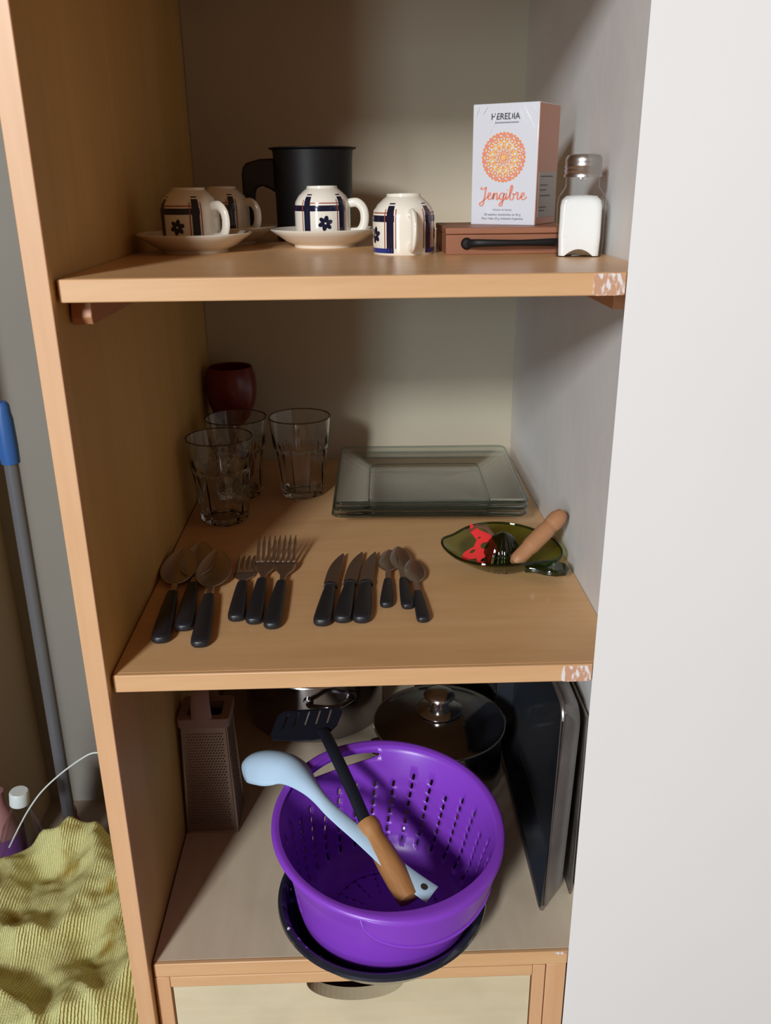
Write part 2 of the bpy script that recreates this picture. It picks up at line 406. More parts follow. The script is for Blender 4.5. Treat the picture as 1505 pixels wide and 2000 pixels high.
def flower(g, a, z, R, mi=0):
    for k in range(6):
        t = 2*PI*k/6+.3; c = (R*.58*math.cos(t), R*.58*math.sin(t)); v = []
        for i in range(12):
            u = 2*PI*i/12; px = R*.46*math.cos(u); py = R*.30*math.sin(u)
            x = c[0]+px*math.cos(t)-py*math.sin(t); y = c[1]+px*math.sin(t)+py*math.cos(t)
            v.append(on_cup(a+x/.0338, z+y, .0005))
        g.add(v, [tuple(range(12))], mi)
def make_cup(label, loc, rz):
    t = thing('coffee_cup', label, 'cup', loc, (0, 0, rz), 'upturned patterned coffee cups')
    inner = [(0, .053), (.02, .052), (.029, .042), (.0305, .034), (.0308, .004), (.0325, 0)]
    foot = [(.0158, .062), (.0150, .0595), (0, .0590)]
    G().lathe(inner+CUP+foot, 56).obj('body', 'ceramic', t)
    hp = catmull([(.0325, 0, .042), (.043, 0, .0425), (.0505, 0, .034), (.051, 0, .020), (.045, 0, .010), (.0325, 0, .0085)], 7)
    G().tube(hp, [(.0052, .0032)]*len(hp), 12, up=(0, 1, 0)).obj('handle', 'ceramic', t)
    g = G(); d = math.radians
    for a in (38, 113, -38, -113, 180):
        if a == 180: continue
        band(g, d(a-7), d(a+7), .0021, .053, 0)
    for a0, a1 in ((30, 122), (-122, -30), (122, 238)): band(g, d(a0), d(a1), .034, .0405, 0, 12, 2)
    for a0, a1 in ((34, 117), (-117, -34), (120, 240)): band(g, d(a0), d(a1), .0021, .0070, 1, 12, 2)
    for a in (75, -75): flower(g, d(a), .0205, .0085, 0)
    g.obj('painted_bands', ['navy', 'blue_glaze'], t)
    g = G()
    for a in (49, 124, -49, -124, 27, -27): band(g, d(a-1.0), d(a+1.0), .007, .047, 0, 1)
    for a0, a1 in ((45, 106), (-106, -45)): band(g, d(a0), d(a1), .0425, .0436, 0, 12, 1)
    g.obj('painted_lines', 'rust', t)['kind'] = 'stuff'
    return t
def make_saucer(label, loc):
    t = thing('saucer', label, 'saucer', loc, (0, 0, 0), 'cream saucers')
    p = [(0, .0035), (.031, .0035), (.034, 0), (.037, 0), (.038, .003), (.048, .0075), (.058, .0145), (.0655, .0195), (.066, .0208),
         (.0650, .0215), (.056, .0175), (.046, .0112), (.039, .0082), (.036, .0078), (0, .0078)]
    G().lathe(p, 64).obj('dish', 'ceramic', t)
    return t
make_saucer('cream saucer at the left end of the top shelf, nearest the front', (.0685, .291, 0))
make_saucer('cream saucer partly hidden behind the front left saucer and cup', (.086, .432, 0))
make_saucer('cream saucer in front of the black mug', (.216, .355, 0))
d = math.radians
SZ = .0080
make_cup('upturned cream cup with black bands on the front left saucer', (.066, .291, SZ), d(-32))
make_cup('upturned cream cup mostly hidden behind the leftmost cup', (.083, .432, SZ), d(-25))
make_cup('upturned white and blue banded cup on the saucer before the black mug', (.2145, .355, SZ), d(-8))
make_cup('upturned banded cup standing directly on the shelf without a saucer, handle towards the viewer', (.307, .236, 0), d(-80))

# ------------------------------------------------------------------ black mug
t = thing('milk_mug', 'tall black metal mug with a square black handle, behind the cups', 'mug', (.1985, .492, 0))
G().lathe([(0, .004), (.051, .004), (.0525, .10), (.0535, .1135), (.0585, .1155), (.0588, .1168), (.055, .1172), (.0505, .112), (.0495, .008), (0, .008)], 64).obj('body', 'blackm', t)
G().lathe([(0, 0), (.050, 0), (.0525, .003), (.0525, .0042), (0, .0042)], 48).obj('base_ring', 'black', t)
hp = [(-.050, .104), (-.070, .1035), (-.088, .099), (-.093, .094), (-.0955, .084), (-.0950, .05), (-.0925, .016), (-.084, .013), (-.0795, .018), (-.0795, .05), (-.0785, .062),
      (-.076, .068), (-.068, .0695), (-.059, .066), (-.050, .060)]
G().prism(hp, -.009, .009, 'y').obj('handle', 'black', t, bevel=.003, seg=3)

# ------------------------------------------------------------------ wooden block with iron handle
t = thing('wooden_box', 'reddish wooden flat box with black iron handle under the tea carton', 'box', (.351, .204, 0))
HB = .0275
G().box(0, .136, .0, .125, 0, .0205).obj('body', 'red_wood', t, bevel=.0008)
G().box(-.0005, .1365, -.0005, .1255, .0210, HB).obj('lid', 'red_wood', t, bevel=.001)
G().box(.002, .012, .004, .016, HB-.0003, HB+.0006).obj('corner_inlay', 'dark_wood', t)
hp = catmull([(.024, -.003, .0115), (.034, -.010, .0125), (.06, -.0125, .0125), (.09, -.0125, .0125), (.112, -.010, .0125), (.122, -.003, .0115)], 6)
k = len(hp)
g = G().tube(hp, [(.0028, .0032+.0016*abs(i/(k-1)-.5)*2) for i in range(k)], 10)
for x in (.022, .124):
    v = G().lathe([(0, 0), (.0062, 0), (.0062, .002), (.0042, .0045), (0, .005)], 20)
    g.add([(x+p.x, -p.z, .0115+p.y) for p in v.v], v.f)
g.obj('handle', 'blackm', t)

# ------------------------------------------------------------------ ginger tea carton
BA = d(-31); bw, bd, bh = .0765, .066, .1245
near = Vector((.4515, .238))
ax = Vector((math.cos(BA), math.sin(BA)))            # along the front face, left to right
org = near-ax*bw                                      # left front corner
t = thing('tea_carton', 'white and orange ginger tea carton in clear film standing on the wooden box', 'box', (org.x, org.y, HB), (0, 0, BA))
G().box(0, bw, 0, bd, 0, bh).obj('carton', 'carton', t, bevel=.0008)
G().box(bw, bw+.0005, .0008, bd-.0008, .0008, bh-.0008).obj('side_panel', 'carton_o', t)['label'] = 'brown-orange side of the carton'
G().box(bw+.0005, bw+.0008, .006, bd-.004, .008, .055).obj('info_panel', 'carton_g', t)
g = G()
for z, a, b_ in ((.050, .010, .05), (.041, .010, .034), (.036, .01, .03), (.030, .01, .044), (.018, .010, .032), (.0145, .01, .026)): g.box(bw+.0008, bw+.0010, a, b_, z, z+.0011)
g.obj('side_print', 'ink_k', t)
FY = -.0006
def disc(g, x, z, r, mi=0, n=14, y=FY, ry=None, rot=0):
    ry = ry or r; v = []
    for i in range(n):
        a = 2*PI*i/n; px = r*math.cos(a); pz = ry*math.sin(a)
        v.append((x+px*math.cos(rot)-pz*math.sin(rot), y, z+px*math.sin(rot)+pz*math.cos(rot)))
    g.add(v, [tuple(range(n))], mi)
def ringf(g, x, z, r0, r1, mi=0, n=40, y=FY):
    v = []
    for i in range(n):
        a = 2*PI*i/n; v += [(x+r0*math.cos(a), y, z+r0*math.sin(a)), (x+r1*math.cos(a), y, z+r1*math.sin(a))]
    g.add(v, [(2*i, 2*i+1, (2*i+3) % (2*n), (2*i+2) % (2*n)) for i in range(n)], mi)
g = G(); cx_, cz_ = bw*.49, bh*.565
def loopring(R, n, rl, rw, mi, ph=0, hole=.55):
    for k in range(n):
        a = 2*PI*k/n+ph; x = cx_+R*math.cos(a); z = cz_+R*math.sin(a); v = []
        m = 12
        for i in range(m):
            u = 2*PI*i/m
            for s_ in (1, hole):
                px = rl*s_*math.cos(u); pz = rw*s_*math.sin(u)
                v.append((x+px*math.cos(a)-pz*math.sin(a), FY-.00005*mi, z+px*math.sin(a)+pz*math.cos(a)))
        g.add(v, [(2*i, 2*i+1, (2*i+3) % (2*m), (2*i+2) % (2*m)) for i in range(m)], mi)
disc(g, cx_, cz_, .0022, 1); ringf(g, cx_, cz_, .0028, .0042, 0)
loopring(.0078, 12, .0032, .0017, 0); loopring(.0135, 12, .0034, .0027, 1, PI/12); loopring(.0132, 12, .0024, .0010, 0)
loopring(.0188, 18, .0027, .0027, 0, 0, .45); loopring(.0228, 18, .0022, .0028, 2, PI/18, .2); loopring(.0244, 36, .0013, .0016, 0, 0, .1)
g.obj('mandala_print', ['ink_o', 'ink_y', 'ink_c'], t)
# hand-lettered product word, drawn as ribbon strokes
def ribbon(g, pts, w0, mi=0):
    pts = catmull([(p[0], 0, p[1]) for p in pts], 5); v = []; n = len(pts)
    for i, p in enumerate(pts):
        tv = (pts[min(i+1, n-1)]-pts[max(i-1, 0)]).normalized(); nn = Vector((-tv.z, 0, tv.x))
        ww = w0*(.55+.75*abs(tv.z))
        v += [(p.x+nn.x*ww, FY, p.z+nn.z*ww), (p.x-nn.x*ww, FY, p.z-nn.z*ww)]
    g.add(v, [(2*i, 2*i+1, 2*i+3, 2*i+2) for i in range(n-1)], mi)
LET = [
 ([(.3, 1.75), (.1, 1.55), (.35, 1.45), (.75, 1.6), (.95, 1.75), (.85, 1.2), (.7, .3), (.5, -.6), (.15, -.85), (-.05, -.55), (.4, -.2), (1.0, .25), (1.3, .45)],),
 ([(1.2, .4), (1.6, .65), (1.65, .95), (1.4, .95), (1.25, .5), (1.4, .08), (1.75, .15), (2.1, .6)],),
 ([(2.05, .5), (2.2, .95), (2.15, .5), (2.05, .05), (2.3, .7), (2.6, .95), (2.7, .6), (2.6, .2), (2.75, .05), (3.05, .4)],),
 ([(3.75, .85), (3.45, .95), (3.1, .6), (3.15, .1), (3.45, .1), (3.75, .6), (3.8, .9), (3.65, .1), (3.45, -.75), (3.1, -.8), (3.2, -.45), (3.7, -.05), (4.1, .4)],),
 ([(4.15, .95), (4.1, .4), (4.15, .05), (4.45, .3)], [(4.25, 1.3), (4.3, 1.38)]),
 ([(4.4, .3), (4.8, .9), (5.05, 1.7), (4.95, 2.0), (4.75, 1.6), (4.7, .6), (4.8, .05), (5.15, .1), (5.3, .6), (5.15, .85), (5.35, .75), (5.65, .8)],),
 ([(5.6, .75), (5.75, 1.05), (5.95, .9), (5.85, .4), (5.9, .08), (6.2, .2), (6.4, .5)],),
 ([(6.35, .4), (6.8, .6), (6.85, .92), (6.6, .95), (6.45, .5), (6.6, .08), (6.95, .12), (7.3, .45)],)]
g = G()
for strokes in LET:
    for st in strokes: ribbon(g, [(.011+x*.0076, .0265+y*.0076) for x, y in st], .00062)
g.obj('script_print', 'ink_c', t)
def text(body, size, x, z, mat, parent, name, sx=1.0, bold=0.0):
    cu = bpy.data.curves.new('txt', 'FONT'); cu.body = body; cu.size = size; cu.align_x = 'CENTER'; cu.offset = bold
    to = bpy.data.objects.new('txt', cu); COL.objects.link(to)
    bpy.context.view_layer.update()
    me = bpy.data.meshes.new_from_object(to.evaluated_get(bpy.context.evaluated_depsgraph_get()))
    bpy.data.objects.remove(to)
    for v in me.vertices: v.co = Vector((x+v.co.x*sx, FY, z+v.co.y))
    me.materials.clear(); me.materials.append(M[mat])
    return link(name, me, parent)
text('HEREDIA', .0088, bw*.50, .1085, 'ink_k', t, 'brand_print', .95, .0001)
g = G().box(bw*.31, bw*.70, FY-.0002, FY, .1048, .1060); g.obj('underline_print', 'ink_gr', t)
text('Infusión de hierbas', .0030, bw*.50, .0152, 'ink_gr', t, 'small_print')
text('20 saquitos ensobrados en 20 g', .0034, bw*.50, .0100, 'ink_gr', t, 'small_print', 1.0, .00005)
text('Peso Neto 20 g. Industria Argentina', .0034, bw*.50, .0058, 'ink_gr', t, 'small_print', 1.0, .00005)
# raised glossy creases of the shrink film fanning from the top edge
g = G(); random.seed(11)
for (x0, z0, x1, z1, ww) in ((.008, .122, .004, .112, .0012), (.018, .122, .012, .114, .0012), (.031, .122, .021, .094, .0026), (.044, .122, .0455, .103, .0018), (.052, .122, .063, .1, .0016),
                             (.058, .123, .073, .097, .0022), (.067, .123, .0745, .112, .0013), (.041, .0905, .052, .076, .0013), (.050, .078, .064, .0735, .0010)):
    mx_, mz_ = (x0+x1)/2, (z0+z1)/2; dv = Vector((x1-x0, z1-z0)).normalized(); nn = Vector((-dv.y, dv.x))*ww/2
    g.add([(x0, FY-.0001, z0), (mx_+nn.x, FY-.0003, mz_+nn.y), (x1, FY-.0001, z1), (mx_-nn.x, FY-.0003, mz_-nn.y), (mx_, FY-.0011, mz_)],
          [(0, 1, 4), (1, 2, 4), (2, 3, 4), (3, 0, 4)])
g.obj('film_crease', 'film', t)

# ------------------------------------------------------------------ salt shaker
t = thing('salt_shaker', 'square glass salt shaker with steel screw lid, full of salt', 'shaker', (.4870, .1765, .0003), (0, 0, d(-12)))
def sq(w_, r, z, n=5, arch=0.0):
    out = []; base = rrect(w_, w_, r, n); m = len(base); f_ = w_/2-r
    for i in range(m):
        p, q_ = base[i], base[(i+1) % m]; steps = 8 if math.hypot(p[0]-q_[0], p[1]-q_[1]) > w_*.2 or (i+1) % (n+1) == 0 else 1
        for k_ in range(steps):
            x = p[0]+(q_[0]-p[0])*k_/steps; y = p[1]+(q_[1]-p[1])*k_/steps
            s_ = min(abs(x), abs(y)); zz = z
            if arch and (i+1) % (n+1) == 0: zz = z+arch*max(0, 1-(s_/f_)**2)
            out.append((x, y, zz))
    return out
rings = [sq(.0455, .007, 0), sq(.047, .007, .003), sq(.048, .007, .02), sq(.048, .008, .052), sq(.0465, .0095, .058), sq(.0415, .012, .063), sq(.0355, .015, .067), sq(.0345, .0165, .080)]
g = G(); loft(g, rings, cap0=True, cap1=False); g.obj('glass_body', 'glass', t, angle=60)
sal = [sq(.0405, .006, .0008, arch=.0068), sq(.042, .006, .02, arch=.001), sq(.0415, .007, .049), sq(.039, .009, .0545), sq(.031, .011, .0585), sq(.012, .005, .0595)]
g = G(); loft(g, sal); g.obj('salt_fill', 'salt', t, angle=60)
prof = [(.0165, .0765), (.0192, .0765), (.0192, .079), (.0182, .0805), (.0192, .0825), (.0182, .0845), (.0190, .0865), (.0180, .0885), (.0186, .091), (.0182, .0945), (.0165, .0972), (.012, .0982), (0, .0985), (0, .096), (.0165, .094)]
lid = G().lathe(prof, 40).obj('lid', 'lid', t)
g = G()
for k in range(7):
    a = 2*PI*k/6; rr = 0 if k == 6 else .008
    disc_ = [(rr*math.cos(a)+.0011*math.cos(u*PI/4), rr*math.sin(a)+.0011*math.sin(u*PI/4), .0986) for u in range(8)]
    g.add(disc_, [tuple(range(8))])
g.obj('pour_holes', 'grhole', lid)

# ------------------------------------------------------------------ middle shelf: red goblet, tumblers
t = thing('goblet', 'dark wine-red lacquered goblet in the back left corner', 'goblet', (.0435, .652, ZB))
G().lathe([(0, .075), (.006, .076), (.018, .084), (.030, .099), (.039, .124), (.0418, .145), (.0405, .165), (.0365, .180), (.0355, .1815), (.034, .180), (.0375, .160), (.037, .13), (.02, .095), (0, .088)], 48).obj('bowl', 'redcup', t)
G().lathe([(0, 0), (.031, 0), (.032, .003), (.020, .009), (.009, .018), (.007, .04), (.008, .065), (.013, .081), (0, .081)], 40).obj('stem', 'redcup', t)
def make_tumbler(label, loc, rz, rs):
    t = thing('tumbler', label, 'glass', loc, (0, 0, rz), 'faceted drinking glasses')
    nf = 9
    def fac(a, z):
        k = 2*PI/nf; u = abs((a % k)-k/2)/(k/2)
        flat = .925+.085*u*u
        s_ = max(0, min(1, (.0845-.0075*(1-u)**.8-z)/.0025))     # facets stop in a scalloped shoulder
        return 1+(flat-1)*s_
    out = [(.030, 0), (.0325, .002), (.0345, .008), (.0385, .05), (.0405, .070), (.0415, .0745), (.0420, .077), (.0424, .079), (.0428, .081), (.0431, .083), (.0434, .085), (.0436, .087), (.0455, .105), (.0475, .1255)]
    inn = [(.0468, .1268), (.0455, .1258), (.0438, .105), (.0415, .086), (.0385, .078), (.0350, .05), (.0305, .014), (.024, .010), (0, .010)]
    g = G().lathe([(0, .003), (.022, .0025)]+out+inn, 108, rfun=lambda a, z: fac(a, z))
    g.obj('glass_wall', 'glass_r', t, angle=25)
    G().lathe([(.0462, .1263), (.0468, .1272), (.0477, .1263), (.0472, .1252)], 64).obj('rim', 'glass_e2', t)
    return t
M['glass_e2'] = thin_glass('tumbler_rim_glass', (.55, .52, .48), 1.6)
make_tumbler('faceted glass tumbler nearest the front, by the left cabinet side', (.0545, .428, ZB), .1, 1)
make_tumbler('faceted glass tumbler behind the front one, in front of the red goblet', (.064, .535, ZB), .3, 1)
make_tumbler('faceted glass tumbler standing right of the other two', (.1618, .535, ZB), .22, 1)

# ------------------------------------------------------------------ three square glass plates
def plate_rings(side):
    R = lambda w_, z, r: [(x, y, z) for x, y in rrect(w_, w_, r, 6)]
    top = [R(.275, .0235, .012), R(.271, .0240, .011), R(.262, .0225, .010), R(.185, .0085, .010), R(.172, .0055, .009), R(.160, .0050, .008)]
    bot = [R(.156, .0012, .008), R(.168, 0, .009), R(.176, .0015, .010), R(.190, .0050, .010), R(.266, .0190, .010), R(.273, .0205, .012)]
    return bot, top
bot, top = plate_rings(0)
g0 = G(); loft(g0, bot+top[:1], cap0=True, cap1=False); loft(g0, top, cap0=False, cap1=True)
pm = meshdata('plate_dish', g0.v, g0.f, 'glass_p', g0.m, True, 50)
gr = G(); R = lambda w_, z, r: [(x, y, z) for x, y in rrect(w_, w_, r, 6)]
loft(gr, [R(.2735, .0203, .012), R(.2762, .0215, .0125), R(.2762, .0232, .0125), R(.2735, .0243, .012), R(.270, .0242, .0115)], cap0=False, cap1=False)
gw = G(); gw.tube(R(.176, .0078, .010), .0011, 6, closed=True); wm = meshdata('well_edge', gw.v, gw.f, 'glass_w', gw.m, True, 50)
rm = meshdata('plate_rim', gr.v, gr.f, 'glass_e', gr.m, True, 50)
first = None
for i, lab in enumerate(('square clear glass plate, lowest of the stack of three', 'square clear glass plate, middle of the stack of three', 'square clear glass plate, topmost of the stack of three')):
    loc = (.3545+.0006*i, .5055+.001*i, ZB+.0003+.0092*i); rot = (0, 0, d(-2.2+.4*i))
    if i == 0:
        first = thing('glass_plate', lab, 'plate', loc, rot, 'stack of glass plates')
        link('dish', pm, first); link('well_edge', wm, first); link('rim', rm, first)['label'] = 'blue-green thick glass rim'
    else: dup(first, loc, rot, lab)

# ------------------------------------------------------------------ cutlery (local: butt at origin, along +y)
def handle_mesh(L_, w_, th=.0055):
    rings = []
    prof = [(0, .35, .55), (.012, .72, .8), (.04, .92, 1), (.12, 1.0, 1.05), (.35, .95, 1.0), (.7, .80, .9), (.93, .66, .8), (1.0, .58, .72)]
    for s_, a, b_ in prof:
        r_ = []
        for i in range(14):
            u = 2*PI*i/14; c, s2 = math.cos(u), math.sin(u)
            r_.append((w_*a*math.copysign(abs(c)**.75, c), L_*s_, th*b_*math.copysign(abs(s2)**.75, s2)+th))
        rings.append(r_)
    g = G(); loft(g, rings); return g
def spoon(kind, label, butt, tip, rise, grp, sc=1.0, sag=0):
    big = kind == 'spoon'
    L_ = (Vector(tip)-Vector(butt)).length
    hl = L_*(.475 if big else .46); hw = .0105 if big else .0078
    bl = L_*(.41 if big else .35); bw_ = (.0225 if big else .0138)
    ang = math.atan2(tip[1]-butt[1], tip[0]-butt[0])-PI/2
    t = thing(kind, label, 'spoon', (butt[0], butt[1], ZB+.0003), (rise, 0, ang), grp)
    handle_mesh(hl, hw, .0052 if big else .0042).obj('handle', 'black', t, angle=60)
    # bowl + neck as one shell
    g = G(); n = 20; ny = 22; y0 = hl-.004; y1 = L_
    v = []; f = []
    neck = L_-bl-.004
    for j in range(ny+1):
        s_ = j/ny
        if s_ < .28: y = y0+(neck-y0)*s_/.28; hw_ = .0032+.0006*s_; zc = .0055; dep = 0
        else:
            q_ = (s_-.28)/.72; q2 = (1-math.cos(q_*PI))/2; y = neck+(y1-neck)*q2
            hw_ = max(.0034*(1-q2), bw_*math.sin(PI*min(1, q2**.80))**.62) if q2 > .001 else .0034
            if q2 > .999: hw_ = .0004
            zc = .0055; dep = .0085*math.sin(PI*q2)**.7*(bw_/.0225)
        for i in range(n+1):
            x = -1+2*i/n
            v.append((x*hw_, y, zc-dep*(1-x*x)+.004*max(0, (y-neck)/bl)))
    for j in range(ny):
        for i in range(n): k = j*(n+1)+i; f.append((k, k+1, k+n+2, k+n+1))
    g.add(v, f); g.obj('bowl', 'steel', t, solid=.0014, angle=180)
    return t
G1 = 'tablespoons with black handles'
spoon('spoon', 'large steel spoon with black handle, leftmost of the three big spoons', (.0365, .060), (.0185, .300), .012, G1)
spoon('spoon', 'large steel spoon lying behind the other two big spoons, its tip furthest back', (.0570, .086), (.0370, .323), .0, G1)
spoon('spoon', 'large steel spoon nearest the front, beside the forks', (.0805, .049), (.0640, .290), .012, G1)
def fork(label, butt, tip, rise, grp='forks with black handles', lift=.012):
    L_ = (Vector(tip)-Vector(butt)).length; hl = L_*.53
    ang = math.atan2(tip[1]-butt[1], tip[0]-butt[0])-PI/2
    t = thing('fork', label, 'fork', (butt[0], butt[1], ZB+.0003), (rise, 0, ang), grp)
    handle_mesh(hl, .0100, .0052).obj('handle', 'black', t, angle=60)
    def zz(y): s_ = max(0, (y-hl)/(L_-hl)); return .0055-.0045*math.sin(PI*min(1, s_*1.15))+lift*s_**2.2
    g = G(); base = L_-.052-.012
    ys = [hl-.004, hl+.01, base-.008, base, base+.006, base+.013, base+.02]; ws = [.0034, .0032, .0045, .0088, .0122, .0134, .0136]
    v = []; f = []
    for y, w_ in zip(ys, ws):
        for i in range(7): v.append((w_*(-1+2*i/6), y, zz(y)))
    for j in range(len(ys)-1):
        for i in range(6): k = j*7+i; f.append((k, k+1, k+8, k+7))
    g.add(v, f); g.obj('fork_head', 'steel', t, solid=.0016, angle=180)
    for k in range(4):
        xc = -.0136+.0272*(k+.5)/4; v = []; f = []; yy = [base+.0195+(L_-base-.0195)*i/10 for i in range(11)]
        for i, y in enumerate(yy):
            hw_ = .0021 if i < 8 else .0021*(1-.28*(i-7)); 
            for x in (-hw_, hw_): v.append((xc+x, y, zz(y)))
        f = [(2*i, 2*i+1, 2*i+3, 2*i+2) for i in range(10)]
        G().add(v, f).obj('tine', 'steel', t, solid=.0015, angle=180)
    return t
fork('steel fork with black handle, leftmost and lowest of the three forks', (.1115, .106), (.1040, .283), .0, lift=-.001)
fork('steel fork with black handle, in the middle of the three forks', (.1320, .098), (.1300, .298), .012, lift=.018)
fork('steel fork with black handle, nearest the knives', (.1530, .086), (.1575, .294), .012, lift=.020)
def knife(label, butt, tip, grp='table knives with black handles'):
    L_ = (Vector(tip)-Vector(butt)).length; hl = L_*.50
    ang = math.atan2(tip[1]-butt[1], tip[0]-butt[0])-PI/2
    t = thing('knife', label, 'knife', (butt[0], butt[1], ZB+.0003), (0, 0, ang), grp)
    handle_mesh(hl, .0105, .0055).obj('handle', 'black', t, angle=60)
    G().tube([(0, hl-.003, .0055), (0, hl+.004, .0055)], [(.0088, .0048), (.0080, .0042)], 14).obj('bolster', 'black', t)
    b0 = hl+.003; pts = []
    # straight spine on the left that sweeps to a point on the right; serrated edge on the right
    for i in range(9): s_ = i/8; pts.append((-.0088+.0150*s_**3.2, b0+(L_-b0)*s_))
    n = 22
    for i in range(n): s_ = 1-(i+.5)/n; pts.append((.0080-.0006*(i % 2)+.0005*math.sin(PI*s_), b0+(L_-b0)*s_*.97))
    G().prism(pts, .0050, .0062).obj('blade', 'steel_b', t, smooth=False)
    return t
knife('serrated table knife with black handle, leftmost of the three knives', (.2080, .090), (.2230, .282))
knife('serrated table knife with black handle, in the middle of the three knives', (.2305, .0965), (.2480, .286))
knife('serrated table knife with black handle, rightmost of the three knives', (.2520, .095), (.2650, .285))
G3 = 'teaspoons with black handles'
spoon('teaspoon', 'teaspoon with black handle, leftmost, its bowl under the next one', (.2810, .132), (.2900, .282), 0, G3)
spoon('teaspoon', 'teaspoon with black handle whose bowl lies over its left neighbour', (.3060, .127), (.3010, .284), .022, G3)
spoon('teaspoon', 'teaspoon with black handle, rightmost and nearest the front', (.3215, .094), (.3175, .250), 0, G3)

# ------------------------------------------------------------------ green glass citrus juicer
t = thing('citrus_juicer', 'leaf-shaped green glass citrus juicer holding a red cutter and wooden reamer', 'juicer', (.434, .240, ZB), (0, 0, 0))
def dishpt(a, s_, inner):
    """a angle, s_ 0 centre..1 rim"""
    rx_, ry_ = .071, (.058 if math.sin(a) > 0 else .051)
    sp = max(0, math.cos(a-PI*.985))**14          # pouring point at the left
    tail = max(0, math.cos(a+.42))**10            # thumb rest at the right front
    R_ = 1+.16*sp+.04*math.cos(3*a+.6)*s_
    x = rx_*R_*math.cos(a)*s_; y = ry_*R_*math.sin(a)*s_
    zr = .0245+.0115*max(0, math.sin(a-.1))+.008*sp-.001*max(0, -math.sin(a))-.006*tail
    z = zr*max(0, (s_-.38)/.62)**1.25+(.0035 if inner else 0)
    return (x, y, z)
na = 64; g = G(); v = []; f = []
lev = [0, .2, .379, .46, .56, .66, .76, .86, .94, 1.0]
for inner in (False, True):
    k0 = len(v)
    for s_ in lev:
        for i in range(na): v.append(dishpt(2*PI*i/na, max(s_, .01)*(.975 if inner else 1), inner))
    for j in range(len(lev)-1):
        for i in range(na):
            a = k0+j*na+i; b_ = k0+j*na+(i+1) % na; f.append((a, b_, b_+na, a+na))
m_ = (len(lev)-1)*na; k1 = len(lev)*na
for i in range(na): f.append((m_+i, m_+(i+1) % na, k1+m_+(i+1) % na, k1+m_+i))
g.add(v, f); g.obj('dish', 'glass_g', t, angle=70)
rim = [Vector(dishpt(2*PI*i/na, .99, True))+Vector((0, 0, -.0005)) for i in range(na)]
G().tube(rim, .0016, 8, closed=True).obj('rim', 'glass_gd', t)
g = G()
pts = [(.018, -.048), (.030, -.049), (.040, -.056), (.052, -.060), (.064, -.058), (.070, -.050), (.069, -.040), (.062, -.034), (.050, -.030), (.036, -.030), (.024, -.034)]
g.prism([(x*1.06-.001, -.034+(y+.045)*1.12-.008) for x, y in pts], .0125, .0205); g.obj('thumb_handle', 'glass_gd', t, bevel=.002, seg=3)
def rib(a, z): return 1+.09*abs(math.cos(8*a))*(1 if z < .046 else .4)
G().lathe([(.0255, .0035), (.0248, .010), (.0225, .022), (.018, .034), (.0115, .043), (.005, .0475), (0, .049)], 96, rfun=rib, c=(-.002, .0, 0)).obj('reamer_cone', 'glass_gd', t, angle=180)
# wooden pestle leaning over the juicer's right side
A = Vector((.4485, .2115, ZB+.0262)); B = Vector((.4965, .2450, ZB+.0590))
t = thing('wooden_pestle', 'pale wooden pestle leaning out of the green juicer against the white wall', 'pestle', A)
dv = B-A; Ln = dv.length; qr = dv.to_track_quat('Z', 'Y').to_euler()
o = G().lathe([(0, -.012), (.006, -.011), (.0092, -.006), (.0098, 0), (.0098, .016), (.0106, .018), (.0110, .022), (.0112, .050), (.0104, .056), (.0098, .0575), (.0106, .0600), (.0115, .068), (.0108, .076), (.0078, .0835), (.003, .0865), (0, .087)], 32).obj('shaft', 'pestle', t, rot=qr)
# red openwork cutter
t = thing('red_cutter', 'red plastic openwork star-shaped cutter lying in the green juicer', 'cutter', (.4055, .240, ZB+.0240))
outl = [(-.026, -.016), (-.021, -.004), (-.010, .004), (-.007, .013), (-.015, .022), (-.017, .034), (-.004, .026), (.009, .022), (.018, .008), (.020, .002), (.015, -.006), (.014, -.016), (.004, -.021), (-.004, -.018), (-.006, -.010), (-.014, -.013)]
bm = bmesh.new()
def loop_pts(P): 
    vs = [bm.verts.new((x, y, 0)) for x, y in P]; return [bm.edges.new((vs[i], vs[(i+1) % len(vs)])) for i in range(len(vs))]
def ell(cx, cy, a, b_, r, n=12): return [(cx+a*math.cos(2*PI*i/n)*math.cos(r)-b_*math.sin(2*PI*i/n)*math.sin(r), cy+a*math.cos(2*PI*i/n)*math.sin(r)+b_*math.sin(2*PI*i/n)*math.cos(r)) for i in range(n)]
eds = loop_pts(outl)+loop_pts(ell(.004, .007, .0062, .0042, .4))+loop_pts(ell(-.011, -.002, .004, .0018, .7))+loop_pts(ell(.003, -.011, .0045, .002, .6))+loop_pts(ell(-.004, .016, .002, .0012, .6))
bmesh.ops.triangle_fill(bm, edges=eds, use_beauty=True)
me = bpy.data.meshes.new('cutter_plate'); bm.to_mesh(me); bm.free(); me.materials.append(M['red'])
me.transform(Matrix.Scale(1.04, 4)); o = link('openwork_plate', me, t, rot=(d(50), d(6), d(-4))); md = o.modifiers.new('t', 'SOLIDIFY'); md.thickness = .0018
g = G().tube([(-.016, .018, .020), (-.004, .022, .026), (.008, .018, .024), (.017, .012, .014)], [(.005, .0008)]*4, 8); g.obj('rear_blade', 'dark_wood', t)

